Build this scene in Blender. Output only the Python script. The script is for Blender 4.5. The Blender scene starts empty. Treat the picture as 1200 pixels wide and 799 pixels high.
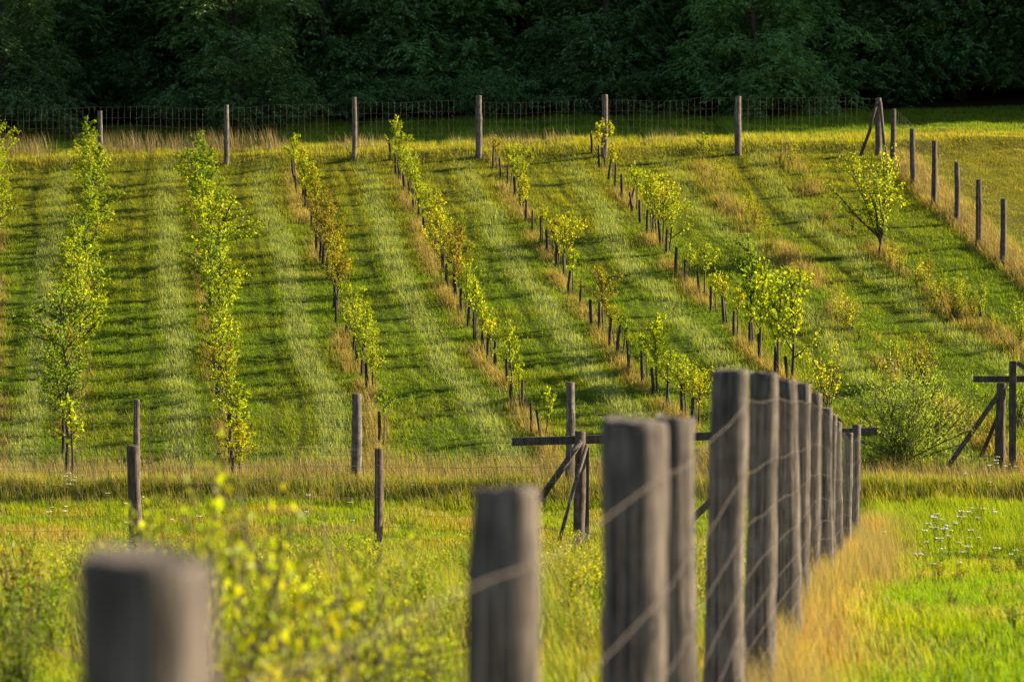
import bpy, math, random
import numpy as np
from mathutils import Vector

# ------------------------------------------------------------------ camera, sky, sun, exposure
scene = bpy.context.scene
COL = scene.collection
FPX = 3534.0
PITCH = math.atan(99.5 / FPX)
cam_data = bpy.data.cameras.new('camera')
cam = bpy.data.objects.new('camera', cam_data)
COL.objects.link(cam)
cam.location = (0, 0, 0)
cam.rotation_euler = (math.pi / 2 - PITCH, 0, 0)
cam_data.sensor_fit = 'HORIZONTAL'
cam_data.sensor_width = 36.0
cam_data.lens = 36.0 * FPX / 1200.0
cam_data.clip_start = 0.1
cam_data.clip_end = 3000
cam_data.dof.use_dof = True
cam_data.dof.focus_distance = 78.0
cam_data.dof.aperture_fstop = 3.0
scene.camera = cam

SUN_EL = math.radians(24.0)
SUN_AZ = math.radians(74.0)          # clockwise from +Y (the view direction): right and a little behind the hill
sdir = Vector((math.sin(SUN_AZ) * math.cos(SUN_EL), math.cos(SUN_AZ) * math.cos(SUN_EL), math.sin(SUN_EL)))
world = bpy.data.worlds.new('World')
scene.world = world
world.use_nodes = True
wn = world.node_tree.nodes
sky = wn.new('ShaderNodeTexSky')
sky.sky_type = 'NISHITA'
sky.sun_disc = False
sky.sun_elevation = SUN_EL
sky.sun_rotation = SUN_AZ
bg = wn['Background']
bg.inputs['Strength'].default_value = 0.05
world.node_tree.links.new(sky.outputs[0], bg.inputs[0])
sl = bpy.data.lights.new('sun', 'SUN')
sl.energy = 5.0
sl.angle = math.radians(0.5)
sl.color = (1.0, 0.79, 0.50)
so = bpy.data.objects.new('sun', sl)
COL.objects.link(so)
so.rotation_euler = (-sdir).to_track_quat('-Z', 'Y').to_euler()
scene.view_settings.view_transform = 'Standard'
scene.view_settings.look = 'None'
scene.view_settings.gamma = 1.0
scene.view_settings.exposure = 1.5
scene.view_settings.use_curve_mapping = False
scene.render.engine = 'CYCLES'
scene.cycles.max_bounces = 6
scene.cycles.diffuse_bounces = 3
scene.cycles.transmission_bounces = 4
scene.cycles.transparent_max_bounces = 4

rng = np.random.default_rng(7)
random.seed(7)

# ------------------------------------------------------------------ noise and terrain
def _hash(ix, iy, s):
    n = (ix * 374761393 + iy * 668265263 + s * 1442695041) & 0xffffffff
    n = ((n ^ (n >> 13)) * 1274126177) & 0xffffffff
    return ((n ^ (n >> 16)) & 0xffff) / 65535.0

def vnoise(x, y, s=0):
    x = np.asarray(x, float); y = np.asarray(y, float)
    ix = np.floor(x).astype(np.int64); iy = np.floor(y).astype(np.int64)
    fx = x - ix; fy = y - iy
    fx = fx * fx * (3 - 2 * fx); fy = fy * fy * (3 - 2 * fy)
    a = _hash(ix, iy, s); b = _hash(ix + 1, iy, s); c = _hash(ix, iy + 1, s); d = _hash(ix + 1, iy + 1, s)
    return (a + (b - a) * fx) * (1 - fy) + (c + (d - c) * fx) * fy

_py = np.array([-60, -10, 4, 10.6, 17, 24.8, 28.8, 33, 41, 50, 56, 60, 63.75, 64.25, 66, 70, 100.7, 101.3, 107, 125, 132, 160, 240, 700])
_pz = np.array([-2.6, -2.6, -2.8, -2.97, -3.05, -3.42, -3.62, -3.9, -4.56, -5.2, -5.5, -5.42, -5.34, -4.97, -4.93, -4.01, 3.18, 3.58, 4.12, 6.1, 7.6, 18.0, 30, 38])
_ty = np.arange(-60, 700, 0.1)
_tz = np.interp(_ty, _py, _pz)
_k = np.hanning(9); _k /= _k.sum()
_tz = np.convolve(np.pad(_tz, 4, mode='edge'), _k, mode='valid')

def sstep(a, b, v):
    t = np.clip((np.asarray(v, float) - a) / (b - a), 0, 1)
    return t * t * (3 - 2 * t)

def H(x, y):
    x = np.asarray(x, float); y = np.asarray(y, float)
    z = np.interp(y, _ty, _tz)
    z = z + 0.022 * np.clip(x, -40, 40) * sstep(66, 100, y)
    near = 1 - sstep(110, 130, y)
    z = z + near * (0.14 * (vnoise(x / 2.3, y / 2.3, 3) - .5) + 0.10 * (vnoise(x / 0.7, y / 0.7, 5) - .5) - .35 * np.exp(-((y - 49.5) / 1.1) ** 2) * (1 - sstep(-1, 0, x - (-1.03 + 0.132 * y))) + .045 * (vnoise(x / 1.5, y / .55, 6) - .5) * sstep(60, 66, y)) * (0.5 + 0.5 * sstep(20, 60, y))
    return z

def ray(u, v):
    a = (u - 600) / FPX; b = -(v - 399.5) / FPX
    return np.array([a, math.cos(PITCH) + b * math.sin(PITCH), -math.sin(PITCH) + b * math.cos(PITCH)])

def ground_at(u, v, lo=18, hi=125):
    r = ray(u, v)
    t = np.arange(lo, hi, 0.05)
    zz = r[2] * t - H(r[0] * t, r[1] * t)
    k = np.argmax(zz < 0)
    if zz[k] >= 0: k = len(t) - 1
    p = r * t[k]
    return float(p[0]), float(p[1])

def x_at(u, y):
    r = ray(u, 399.5)
    return float(r[0] / r[1] * y)

def z_at(v, y):
    r = ray(600, v)
    return float(r[2] / r[1] * y)

# ------------------------------------------------------------------ rows of the plantation (traced base lines)
ROWS = {
 0: [(2, 560), (-5, 300), (-8, 205)],
 1: [(83, 562), (88, 480), (96, 380), (103, 280), (110, 205)],
 2: [(278, 562), (268, 495), (256, 430), (246, 350), (238, 260), (233, 200)],
 3: [(449, 545), (444, 518), (430, 458), (414, 424), (394, 378), (379, 314), (365, 272), (350, 232), (341, 200)],
 4: [(655, 560), (634, 511), (594, 452), (571, 424), (548, 384), (524, 338), (509, 303), (490, 260), (473, 220), (456, 187)],
 5: [(850, 548), (811, 500), (766, 462), (737, 436), (702, 390), (667, 346), (641, 299), (610, 247), (595, 221), (578, 196)],
 6: [(1000, 530), (923, 446), (890, 424), (860, 394), (820, 348), (792, 318), (762, 274), (732, 229), (704, 190)],
 7: [(1190, 545), (1110, 480), (1050, 430), (990, 370), (945, 320), (905, 285), (850, 232), (820, 186)],
 8: [(1300, 480), (1200, 412), (1100, 348), (1035, 297), (985, 255), (950, 215), (925, 184)],
}
ROWW = {}
for k, pl in ROWS.items():
    w = np.array([ground_at(u, v) for u, v in pl])
    o = np.argsort(w[:, 1])
    ROWW[k] = w[o]
def rowx(k, y):
    w = ROWW[k]
    y = np.asarray(y, float)
    r = np.interp(y, w[:, 1], w[:, 0])
    s = (w[1, 0] - w[0, 0]) / (w[1, 1] - w[0, 1])
    return np.where(y < w[0, 1], w[0, 0] + s * (y - w[0, 1]), r)

def fence_x(y):      # foreground fence line
    return -1.03 + 0.132 * np.asarray(y, float)

# right hand fence line
RF_PTS = [(1046, 196), (1070, 220), (1095, 245), (1121, 265), (1146, 290), (1175, 312), (1208, 342), (1246, 374)]
RF_W = np.array([ground_at(u, v) for u, v in RF_PTS])
_o = np.argsort(RF_W[:, 1])
def rfx(y): return np.interp(y, RF_W[_o, 1], RF_W[_o, 0])

GREEN = np.array([.145, .265, .008]); BRIGHT = np.array([.21, .30, .012]); PALE = np.array([.27, .35, .12])
DRY = np.array([.34, .275, .11]); OLIVE = np.array([.23, .23, .022]); DARKG = np.array([.05, .09, .012])
YELG = np.array([.32, .34, .02]); ORG = np.array([.38, .27, .12])

def mixc(a, b, t):
    return a * (1 - t[:, None]) + b * t[:, None]

def zone(x, y):
    """albedo, height factor and dryness of the sward at a place"""
    n = len(x)
    c = np.tile(GREEN, (n, 1)); h = np.full(n, 1.0); dry = np.zeros(n)
    big = vnoise(x / 5.0, y / 6.0, 11); mid = vnoise(x / 1.3, y / 1.3, 12); sm = vnoise(x / .35, y / .35, 13)
    vine = sstep(64.5, 66, y)
    # vineyard
    c = mixc(c, YELG * .8, np.clip(.10 + .35 * sstep(.35, .8, mid) + .45 * sstep(82, 100, y), 0, 1))
    c = mixc(c, OLIVE * 1.1, .30 * sstep(84, 100, y))
    c = mixc(c, DARKG * 1.8, .22 * sstep(.6, .85, vnoise(x / 1.1, y / .5, 71)))
    for k in range(0, 9):
        dx = x - rowx(k, y)
        wob = (vnoise(y / 2.5, x * 0 + k, 20) - .5) * .35
        pal = sstep(-1.5, -1.25, dx + wob) * (1 - sstep(-.85, -.5, dx + wob)) * (.7 + .3 * sstep(.25, .6, mid)) * (1 - .45 * sstep(86, 100, y))
        c = mixc(c, PALE, pal * vine * (1.0 if k < 7 else .8)); h = h + .45 * pal * vine
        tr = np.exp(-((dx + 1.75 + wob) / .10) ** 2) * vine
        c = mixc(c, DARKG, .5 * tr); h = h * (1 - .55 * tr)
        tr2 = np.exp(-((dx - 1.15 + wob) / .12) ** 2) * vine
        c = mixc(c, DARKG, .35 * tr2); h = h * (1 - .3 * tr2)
        wid = .27 if k < 7 else .45
        dd = np.exp(-((dx + .05 + wob * .5) / wid) ** 2) * sstep(.32, .62, sm * .35 + mid * .65) * vine * (1 - .4 * sstep(92, 100, y))
        c = mixc(c, DRY, np.clip(dd * 1.1, 0, .95)); dry = np.maximum(dry, dd); h = h + .9 * dd
    # right fence strip of long dry grass
    fx = rfx(y)
    s = sstep(-.35, 0.0, x - fx) * (1 - sstep(.8, 1.3, x - fx)) * sstep(60, 66, y) * (1 - sstep(99, 101, y))
    c = mixc(c, DRY * 1.1, s); dry = np.maximum(dry, s); h = h + 1.6 * s
    fieldR = sstep(1.2, 1.6, x - fx) * sstep(60, 66, y)
    c = mixc(c, OLIVE * 1.15, fieldR * (.6 + .4 * mid)); h = h * (1 - .35 * fieldR)
    crest = sstep(100.5, 101.3, y) * (1 - sstep(103.5, 104.5, y))
    c = mixc(c, mixc(np.tile(YELG, (n, 1)), DRY, .25 * mid), crest * .7); h = h + .35 * crest * (x < 13)
    # below the vineyard fence
    m = 1 - vine
    bank = sstep(62.9, 63.4, y) * (1 - sstep(65.0, 65.6, y))
    c = mixc(c, mixc(mixc(np.tile(GREEN * .95, (n, 1)), DRY * .8, .5 * (sm > .6)), YELG, .25 + .35 * mid), bank); h = h + 1.1 * bank
    left = m * (1 - bank) * (1 - sstep(0, .5, x - fence_x(y)))
    base = mixc(mixc(np.tile(BRIGHT, (n, 1)), OLIVE * 1.2, sstep(.4, .8, mid)), DRY, .55 * sstep(.5, .8, vnoise(x / .9, y / 1.6, 15)))
    c = mixc(c, base, left)
    tall = left * (1 - sstep(47, 50.5, y))
    c = mixc(c, mixc(mixc(np.tile(YELG, (n, 1)), GREEN, sstep(.4, .7, sm)), DRY, sstep(.45, .75, big)), tall * .8); h = h + 1.6 * tall
    dx = x - fence_x(y)
    right = m * (1 - bank) * sstep(0, .5, dx)
    base = mixc(mixc(np.tile(BRIGHT * 1.0, (n, 1)), YELG * 1.0, .7 * sstep(.4, .9, mid)), GREEN, .8 * sstep(.45, .75, big))
    c = mixc(c, base, right)
    c = mixc(c, DRY * 1.1, right * .35 * sstep(.5, .8, vnoise(x / .8, y / 1.8, 81)))
    gap = right * np.exp(-((y - 52.5 - .25 * (x - 9)) / 1.6) ** 2) * sstep(.9, 1.8, dx)
    c = mixc(c, GREEN * .8, gap); h = h * (1 - .55 * gap)
    c = mixc(c, BRIGHT * .95, right * sstep(54.5, 56, y)); h = h + 1.3 * right * sstep(54.5, 55.2, y)
    ow = .95 + .25 * (vnoise(y / 3, y * 0, 17) - .5)
    og = m * sstep(-.25, 0, dx) * (1 - sstep(.1, .85, dx - .2 * sstep(30, 50, y) + .5 * (sm - .5) + .3 * (mid - .5))) * (1 - sstep(57, 60, y))
    c = mixc(c, ORG, og * .95); dry = np.maximum(dry, og); h = h + 1.1 * og
    h = h * (.55 + .9 * (.5 * mid + .5 * sm))
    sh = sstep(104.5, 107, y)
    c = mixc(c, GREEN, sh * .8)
    return np.clip(c, 0, 1), h, dry

# ------------------------------------------------------------------ helpers: materials
def new_mat(name):
    m = bpy.data.materials.new(name); m.use_nodes = True
    nt = m.node_tree
    for n in list(nt.nodes): nt.nodes.remove(n)
    out = nt.nodes.new('ShaderNodeOutputMaterial')
    return m, nt, out

def leaf_mat(name, attr=None, col=(.1, .2, .02), trans=.45, tcol=None, vary=.35, gloss=.06, tgain=(1.5, 1.35, .6)):
    m, nt, out = new_mat(name)
    L = nt.links.new
    if attr:
        a = nt.nodes.new('ShaderNodeAttribute'); a.attribute_name = attr; src = a.outputs['Color']
    else:
        g = nt.nodes.new('ShaderNodeNewGeometry')
        hsv = nt.nodes.new('ShaderNodeHueSaturation')
        hsv.inputs['Color'].default_value = (*col, 1)
        mr = nt.nodes.new('ShaderNodeMapRange'); mr.inputs['To Min'].default_value = 1 - vary; mr.inputs['To Max'].default_value = 1 + vary
        L(g.outputs['Random Per Island'], mr.inputs['Value']); L(mr.outputs[0], hsv.inputs['Value'])
        w = nt.nodes.new('ShaderNodeTexWhiteNoise'); w.noise_dimensions = '1D'
        L(g.outputs['Random Per Island'], w.inputs['W'])
        mr2 = nt.nodes.new('ShaderNodeMapRange'); mr2.inputs['To Min'].default_value = .475; mr2.inputs['To Max'].default_value = .515
        L(w.outputs['Value'], mr2.inputs['Value']); L(mr2.outputs[0], hsv.inputs['Hue'])
        src = hsv.outputs['Color']
    d = nt.nodes.new('ShaderNodeBsdfDiffuse'); t = nt.nodes.new('ShaderNodeBsdfTranslucent')
    mul = nt.nodes.new('ShaderNodeMix'); mul.data_type = 'RGBA'; mul.blend_type = 'MULTIPLY'; mul.inputs[0].default_value = 1
    mul.inputs[7].default_value = (*tgain, 1)
    L(src, d.inputs['Color']); L(src, mul.inputs[6]); L(mul.outputs[2], t.inputs['Color'])
    mx = nt.nodes.new('ShaderNodeMixShader'); mx.inputs[0].default_value = trans
    L(d.outputs[0], mx.inputs[1]); L(t.outputs[0], mx.inputs[2])
    gl = nt.nodes.new('ShaderNodeBsdfGlossy'); gl.inputs['Roughness'].default_value = .45; gl.inputs['Color'].default_value = (.8, .8, .8, 1)
    mx2 = nt.nodes.new('ShaderNodeMixShader'); mx2.inputs[0].default_value = gloss
    L(mx.outputs[0], mx2.inputs[1]); L(gl.outputs[0], mx2.inputs[2]); L(mx2.outputs[0], out.inputs[0])
    return m

def wood_mat(name, c1, c2, sc=1.0, bump=.5, zst=.06, knots=True):
    m, nt, out = new_mat(name); L = nt.links.new
    tc = nt.nodes.new('ShaderNodeTexCoord'); mp = nt.nodes.new('ShaderNodeMapping'); mp.inputs['Scale'].default_value = (1, 1, zst)
    oi = nt.nodes.new('ShaderNodeObjectInfo')
    ad = nt.nodes.new('ShaderNodeVectorMath'); ad.operation = 'ADD'
    sc3 = nt.nodes.new('ShaderNodeVectorMath'); sc3.operation = 'SCALE'; sc3.inputs[3].default_value = 9
    cb = nt.nodes.new('ShaderNodeCombineXYZ'); L(oi.outputs['Random'], cb.inputs[0]); L(oi.outputs['Random'], cb.inputs[1])
    L(cb.outputs[0], sc3.inputs[0]); L(tc.outputs['Object'], ad.inputs[0]); L(sc3.outputs[0], ad.inputs[1]); L(ad.outputs[0], mp.inputs[0])
    n = nt.nodes.new('ShaderNodeTexNoise'); n.inputs['Scale'].default_value = 60 * sc; n.inputs['Detail'].default_value = 6; n.inputs['Roughness'].default_value = .65
    L(mp.outputs[0], n.inputs['Vector'])
    n2 = nt.nodes.new('ShaderNodeTexNoise'); n2.inputs['Scale'].default_value = 7 * sc; n2.inputs['Detail'].default_value = 4
    L(ad.outputs[0], n2.inputs['Vector'])
    cr = nt.nodes.new('ShaderNodeValToRGB'); cr.color_ramp.elements[0].position = .33; cr.color_ramp.elements[0].color = (*c1, 1)
    cr.color_ramp.elements[1].position = .62; cr.color_ramp.elements[1].color = (*c2, 1)
    L(n.outputs[0], cr.inputs[0])
    cr2 = nt.nodes.new('ShaderNodeValToRGB'); cr2.color_ramp.elements[0].position = .3; cr2.color_ramp.elements[0].color = (.45, .42, .42, 1)
    cr2.color_ramp.elements[1].position = .65; cr2.color_ramp.elements[1].color = (1.1, 1.05, 1, 1)
    L(n2.outputs[0], cr2.inputs[0])
    mul = nt.nodes.new('ShaderNodeMix'); mul.data_type = 'RGBA'; mul.blend_type = 'MULTIPLY'; mul.inputs[0].default_value = 1
    L(cr.outputs[0], mul.inputs[6]); L(cr2.outputs[0], mul.inputs[7])
    mp2 = nt.nodes.new('ShaderNodeMapping'); mp2.inputs['Scale'].default_value = (1, 1, .035); L(ad.outputs[0], mp2.inputs[0])
    n3 = nt.nodes.new('ShaderNodeTexNoise'); n3.inputs['Scale'].default_value = 22 * sc; n3.inputs['Detail'].default_value = 3; L(mp2.outputs[0], n3.inputs['Vector'])
    cr3 = nt.nodes.new('ShaderNodeValToRGB'); e = cr3.color_ramp.elements
    e[0].position = .455; e[0].color = (1, 1, 1, 1); e[1].position = .52; e[1].color = (1, 1, 1, 1)
    m_ = e.new(.488); m_.color = (.22, .20, .19, 1)
    L(n3.outputs[0], cr3.inputs[0])
    mulb = nt.nodes.new('ShaderNodeMix'); mulb.data_type = 'RGBA'; mulb.blend_type = 'MULTIPLY'; mulb.inputs[0].default_value = 1
    L(mul.outputs[2], mulb.inputs[6]); L(cr3.outputs[0], mulb.inputs[7]); mul = mulb
    b = nt.nodes.new('ShaderNodeBsdfPrincipled'); b.inputs['Roughness'].default_value = .85
    L(mul.outputs[2], b.inputs['Base Color'])
    bp = nt.nodes.new('ShaderNodeBump'); bp.inputs['Strength'].default_value = bump; bp.inputs['Distance'].default_value = .012
    L(n.outputs[0], bp.inputs['Height']); L(bp.outputs[0], b.inputs['Normal']); L(b.outputs[0], out.inputs[0])
    return m

M_POST = wood_mat('weathered_post_wood', (.040, .037, .038), (.225, .205, .20), bump=1.0)
M_POST2 = wood_mat('grey_brown_post_wood', (.04, .034, .03), (.17, .135, .115))
M_TIMBER = wood_mat('dark_timber', (.05, .045, .045), (.13, .11, .10))
M_STAKE = wood_mat('dark_stake_wood', (.022, .018, .018), (.075, .06, .055), sc=.7)
M_BARK = wood_mat('bark', (.05, .038, .028), (.15, .115, .085), sc=.6)
M_FBARK = wood_mat('forest_bark', (.03, .026, .022), (.10, .085, .07), sc=.1)
mw, nt, out = new_mat('galvanised_wire')
b = nt.nodes.new('ShaderNodeBsdfPrincipled'); b.inputs['Base Color'].default_value = (.42, .38, .36, 1); b.inputs['Roughness'].default_value = .55; b.inputs['Metallic'].default_value = .3
tn = nt.nodes.new('ShaderNodeTexNoise'); tn.inputs['Scale'].default_value = 3
tr = nt.nodes.new('ShaderNodeValToRGB'); tr.color_ramp.elements[0].color = (.12, .09, .075, 1); tr.color_ramp.elements[1].color = (.24, .215, .20, 1)
nt.links.new(tn.outputs[0], tr.inputs[0]); nt.links.new(tr.outputs[0], b.inputs['Base Color']); nt.links.new(b.outputs[0], out.inputs[0])
M_WIRE = mw
M_GRASS = leaf_mat('grass_blades', attr='col', trans=.5, gloss=.012, tgain=(1.55, 1.4, .45))
M_DRY = leaf_mat('dry_grass_blades', attr='col', trans=.45, gloss=.01, tgain=(1.1, 1.05, .7))

# ground
mg, nt, out = new_mat('ground_soil_and_sward'); L = nt.links.new
at = nt.nodes.new('ShaderNodeAttribute'); at.attribute_name = 'col'
tc = nt.nodes.new('ShaderNodeTexCoord')
nz = nt.nodes.new('ShaderNodeTexNoise'); nz.inputs['Scale'].default_value = 9; nz.inputs['Detail'].default_value = 8; nz.inputs['Roughness'].default_value = .7
L(tc.outputs['Object'], nz.inputs['Vector'])
cr = nt.nodes.new('ShaderNodeValToRGB'); cr.color_ramp.elements[0].position = .35; cr.color_ramp.elements[0].color = (.45, .4, .35, 1)
cr.color_ramp.elements[1].position = .65; cr.color_ramp.elements[1].color = (1.15, 1.1, 1, 1); L(nz.outputs[0], cr.inputs[0])
mul = nt.nodes.new('ShaderNodeMix'); mul.data_type = 'RGBA'; mul.blend_type = 'MULTIPLY'; mul.inputs[0].default_value = 1
L(at.outputs['Color'], mul.inputs[6]); L(cr.outputs[0], mul.inputs[7])
b = nt.nodes.new('ShaderNodeBsdfPrincipled'); b.inputs['Roughness'].default_value = .95; b.inputs['Specular IOR Level'].default_value = .1
L(mul.outputs[2], b.inputs['Base Color'])
bp = nt.nodes.new('ShaderNodeBump'); bp.inputs['Strength'].default_value = .8; bp.inputs['Distance'].default_value = .08
L(nz.outputs[0], bp.inputs['Height']); L(bp.outputs[0], b.inputs['Normal']); L(b.outputs[0], out.inputs[0])
M_GROUND = mg

# ------------------------------------------------------------------ helpers: meshes
def mesh_np(name, V, Fc, nper, mat, cols=None, smooth=False):
    """V (n,3), Fc flat vertex indices, nper verts per face"""
    me = bpy.data.meshes.new(name)
    V = np.ascontiguousarray(V, dtype=np.float32); Fc = np.ascontiguousarray(Fc, dtype=np.int32).ravel()
    me.vertices.add(len(V)); me.vertices.foreach_set('co', V.ravel())
    nf = len(Fc) // nper
    me.loops.add(len(Fc)); me.loops.foreach_set('vertex_index', Fc)
    me.polygons.add(nf); me.polygons.foreach_set('loop_start', np.arange(0, len(Fc), nper, dtype=np.int32))
    try: me.polygons.foreach_set('loop_total', np.full(nf, nper, dtype=np.int32))
    except Exception: pass
    if cols is not None:
        a = me.color_attributes.new('col', 'FLOAT_COLOR', 'POINT')
        c4 = np.ones((len(V), 4), np.float32); c4[:, :3] = cols
        a.data.foreach_set('color', c4.ravel())
    me.update(calc_edges=True); me.validate()
    if smooth: me.polygons.foreach_set('use_smooth', np.ones(nf, bool))
    me.materials.append(mat)
    return me

def link(name, me, parent=None, loc=(0, 0, 0), rz=0.0):
    o = bpy.data.objects.new(name, me); COL.objects.link(o)
    o.location = loc; o.rotation_euler = (0, 0, rz)
    if parent is not None: o.parent = parent
    return o

def thing(name, label, cat, loc=(0, 0, 0), rz=0, group=None):
    o = bpy.data.objects.new(name, None); COL.objects.link(o)
    o.empty_display_size = .2
    o.location = loc; o.rotation_euler = (0, 0, rz); o['label'] = label; o['category'] = cat
    if group: o['group'] = group
    return o

class Tubes:
    """collects tapered tubes (quads) for one mesh"""
    def __init__(s): s.V = []; s.F = []; s.n = 0
    def tube(s, pts, rad, sides=6, cap=True, rnd=0.0, rg=None):
        pts = np.asarray(pts, float); k = len(pts)
        rad = np.asarray(rad, float) * np.ones(k)
        tan = np.gradient(pts, axis=0); tan /= np.linalg.norm(tan, axis=1)[:, None] + 1e-9
        ref = np.array([0, 0, 1.0]) if abs(tan[0, 2]) < .9 else np.array([1.0, 0, 0])
        ang = np.arange(sides) / sides * 2 * math.pi
        for i in range(k):
            a = np.cross(tan[i], ref); a /= np.linalg.norm(a); bb = np.cross(tan[i], a)
            r = rad[i] * (1 + (rnd * rg.normal(size=sides) if rg is not None and rnd else 0))
            ring = pts[i] + (np.cos(ang)[:, None] * a + np.sin(ang)[:, None] * bb) * np.reshape(r * np.ones(sides), (-1, 1))
            s.V.append(ring)
        b0 = s.n
        for i in range(k - 1):
            for j in range(sides):
                a0 = b0 + i * sides + j; a1 = b0 + i * sides + (j + 1) % sides
                s.F.append((a0, a1, a1 + sides, a0 + sides))
        s.n += k * sides
        if cap:
            for e, rev in ((0, True), (k - 1, False)):
                s.V.append(pts[e][None, :]); c = s.n; s.n += 1
                for j in range(sides):
                    a0 = b0 + e * sides + j; a1 = b0 + e * sides + (j + 1) % sides
                    s.F.append((a0, a1, c, c) if not rev else (a1, a0, c, c))
    def mesh(s, name, mat, smooth=True):
        V = np.vstack(s.V)
        me = bpy.data.meshes.new(name)
        F = [f if f[2] != f[3] else f[:3] for f in s.F]
        me.from_pydata(V.tolist(), [], F); me.update()
        if smooth: me.polygons.foreach_set('use_smooth', np.ones(len(me.polygons), bool))
        me.materials.append(mat)
        return me

def post_mesh(name, r, h, mat, seed=0, lean=(0, 0), sides=18, rings=22, bulge=.05, chamfer=True):
    """round split or peeled post with taper, knots, flats and a cracked rough top"""
    rg = np.random.default_rng(seed)
    V = []; F = []
    ph = rg.uniform(0, 6.28, 4)
    kn = [(rg.uniform(.15, .95) * h, rg.uniform(0, 6.28), rg.uniform(.06, .22)) for _ in range(9)]
    zs = np.concatenate([np.linspace(-.35, h * .985, rings), [h * .995, h]])
    ang = np.arange(sides) / sides * 2 * math.pi
    for i, z in enumerate(zs):
        t = max(z, 0) / h
        cx = lean[0] * z + .012 * math.sin(t * 4 + ph[0]); cy = lean[1] * z + .012 * math.sin(t * 3.3 + ph[1])
        rr = r * (1.06 - .12 * t) * (1 + bulge * .8 * np.sin(2 * ang + ph[2] + t * .6) + bulge * .5 * np.sin(3 * ang + ph[3]) + .018 * rg.normal(size=sides) * .5)
        rr = rr * (1 - .05 * (np.sin(5 * ang + ph[0]) > .8)) * (1 + .035 * math.sin(z * 4.1 + ph[1]) + .02 * math.sin(z * 9.3 + ph[2])) * (1 + .03 * np.sin(ang - ph[3] + z * 2.2))
        for kz, ka, ks in kn:
            d = np.cos(ang - ka)
            rr = rr * (1 + ks * np.exp(-((z - kz) / .07) ** 2) * np.clip(d, 0, 1) ** 6)
        if i >= rings: rr = rr * (1.0 if i == rings else .965)
        zz = z + (.006 * rg.normal(size=sides) if i >= rings else 0) + .004 * np.cos(ang + ph[1]) * (i >= rings - 1)
        V.append(np.stack([cx + rr * np.cos(ang), cy + rr * np.sin(ang), zz * np.ones(sides)], 1))
    n = len(zs)
    for i in range(n - 1):
        for j in range(sides):
            a0 = i * sides + j; a1 = i * sides + (j + 1) % sides
            F.append((a0, a1, a1 + sides, a0 + sides))
    V = np.vstack(V)
    F.append(tuple(range((n - 1) * sides, n * sides)))
    me = bpy.data.meshes.new(name); me.from_pydata(V.tolist(), [], F); me.update()
    sm = np.ones(len(me.polygons), bool); sm[-1] = False
    me.polygons.foreach_set('use_smooth', sm)
    me.materials.append(mat)
    return me

def beam_mesh(name, p0, p1, w, t, mat, seed=0):
    """sawn timber between two points: width w (vertical side), thickness t, slightly worn"""
    rg = np.random.default_rng(seed)
    p0 = np.array(p0, float); p1 = np.array(p1, float); d = p1 - p0; ln = np.linalg.norm(d); d /= ln
    side = np.cross(d, [0, 1, 0]) if abs(d[1]) < .9 else np.cross(d, [1, 0, 0])
    side /= np.linalg.norm(side); dep = np.cross(d, side)
    n = 8; c = .12
    prof = [(-1, -1 + c), (-1 + c, -1), (1 - c, -1), (1, -1 + c), (1, 1 - c), (1 - c, 1), (-1 + c, 1), (-1, 1 - c)]
    V = []; F = []
    for i in range(n + 1):
        q = p0 + d * ln * i / n + side * rg.normal() * w * .015
        for a, b_ in prof: V.append(q + side * a * w / 2 * (1 + .02 * rg.normal()) + dep * b_ * t / 2)
    for i in range(n):
        for j in range(8):
            a0 = i * 8 + j; a1 = i * 8 + (j + 1) % 8
            F.append((a0, a1, a1 + 8, a0 + 8))
    F.append(tuple(range(7, -1, -1))); F.append(tuple(range(n * 8, n * 8 + 8)))
    me = bpy.data.meshes.new(name); me.from_pydata([list(v) for v in V], [], F); me.update(); me.materials.append(mat)
    return me

ORD = ['first', 'second', 'third', 'fourth', 'fifth', 'sixth', 'seventh', 'eighth', 'ninth', 'tenth', 'eleventh', 'twelfth', 'thirteenth', 'fourteenth',
       'fifteenth', 'sixteenth', 'seventeenth', 'eighteenth', 'nineteenth', 'twentieth'] + ['twenty-' + s for s in
       ['first', 'second', 'third', 'fourth', 'fifth', 'sixth', 'seventh', 'eighth', 'ninth']] + ['thirtieth'] + ['thirty-' + s for s in
       ['first', 'second', 'third', 'fourth', 'fifth', 'sixth', 'seventh', 'eighth', 'ninth']] + ['fortieth'] + ['forty-' + s for s in
       ['first', 'second', 'third', 'fourth', 'fifth', 'sixth', 'seventh', 'eighth', 'ninth']]

# ------------------------------------------------------------------ ground sheet
def axis(segs):
    out_ = [segs[0][0]]
    for a, b_, st in segs:
        n = max(1, int(round((b_ - a) / st))); out_ += list(np.linspace(a, b_, n + 1)[1:])
    return np.array(out_)
gx = axis([(-400, -60, 20), (-60, -24, 2), (-24, 26, .22), (26, 80, 2), (80, 400, 20)])
gy = axis([(-60, 14, 2), (14, 66, .3), (66, 112, .25), (112, 160, 1.5), (160, 690, 20)])
X, Y = np.meshgrid(gx, gy); nx, ny = len(gx), len(gy)
fx_, fy_ = X.ravel(), Y.ravel()
Z = H(fx_, fy_)
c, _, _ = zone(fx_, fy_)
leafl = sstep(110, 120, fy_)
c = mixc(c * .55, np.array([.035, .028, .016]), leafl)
idx = np.arange(nx * ny).reshape(ny, nx)
Fq = np.stack([idx[:-1, :-1], idx[:-1, 1:], idx[1:, 1:], idx[1:, :-1]], -1).reshape(-1)
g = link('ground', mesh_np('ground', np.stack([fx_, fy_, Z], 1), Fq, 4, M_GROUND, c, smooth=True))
g['kind'] = 'structure'

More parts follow.
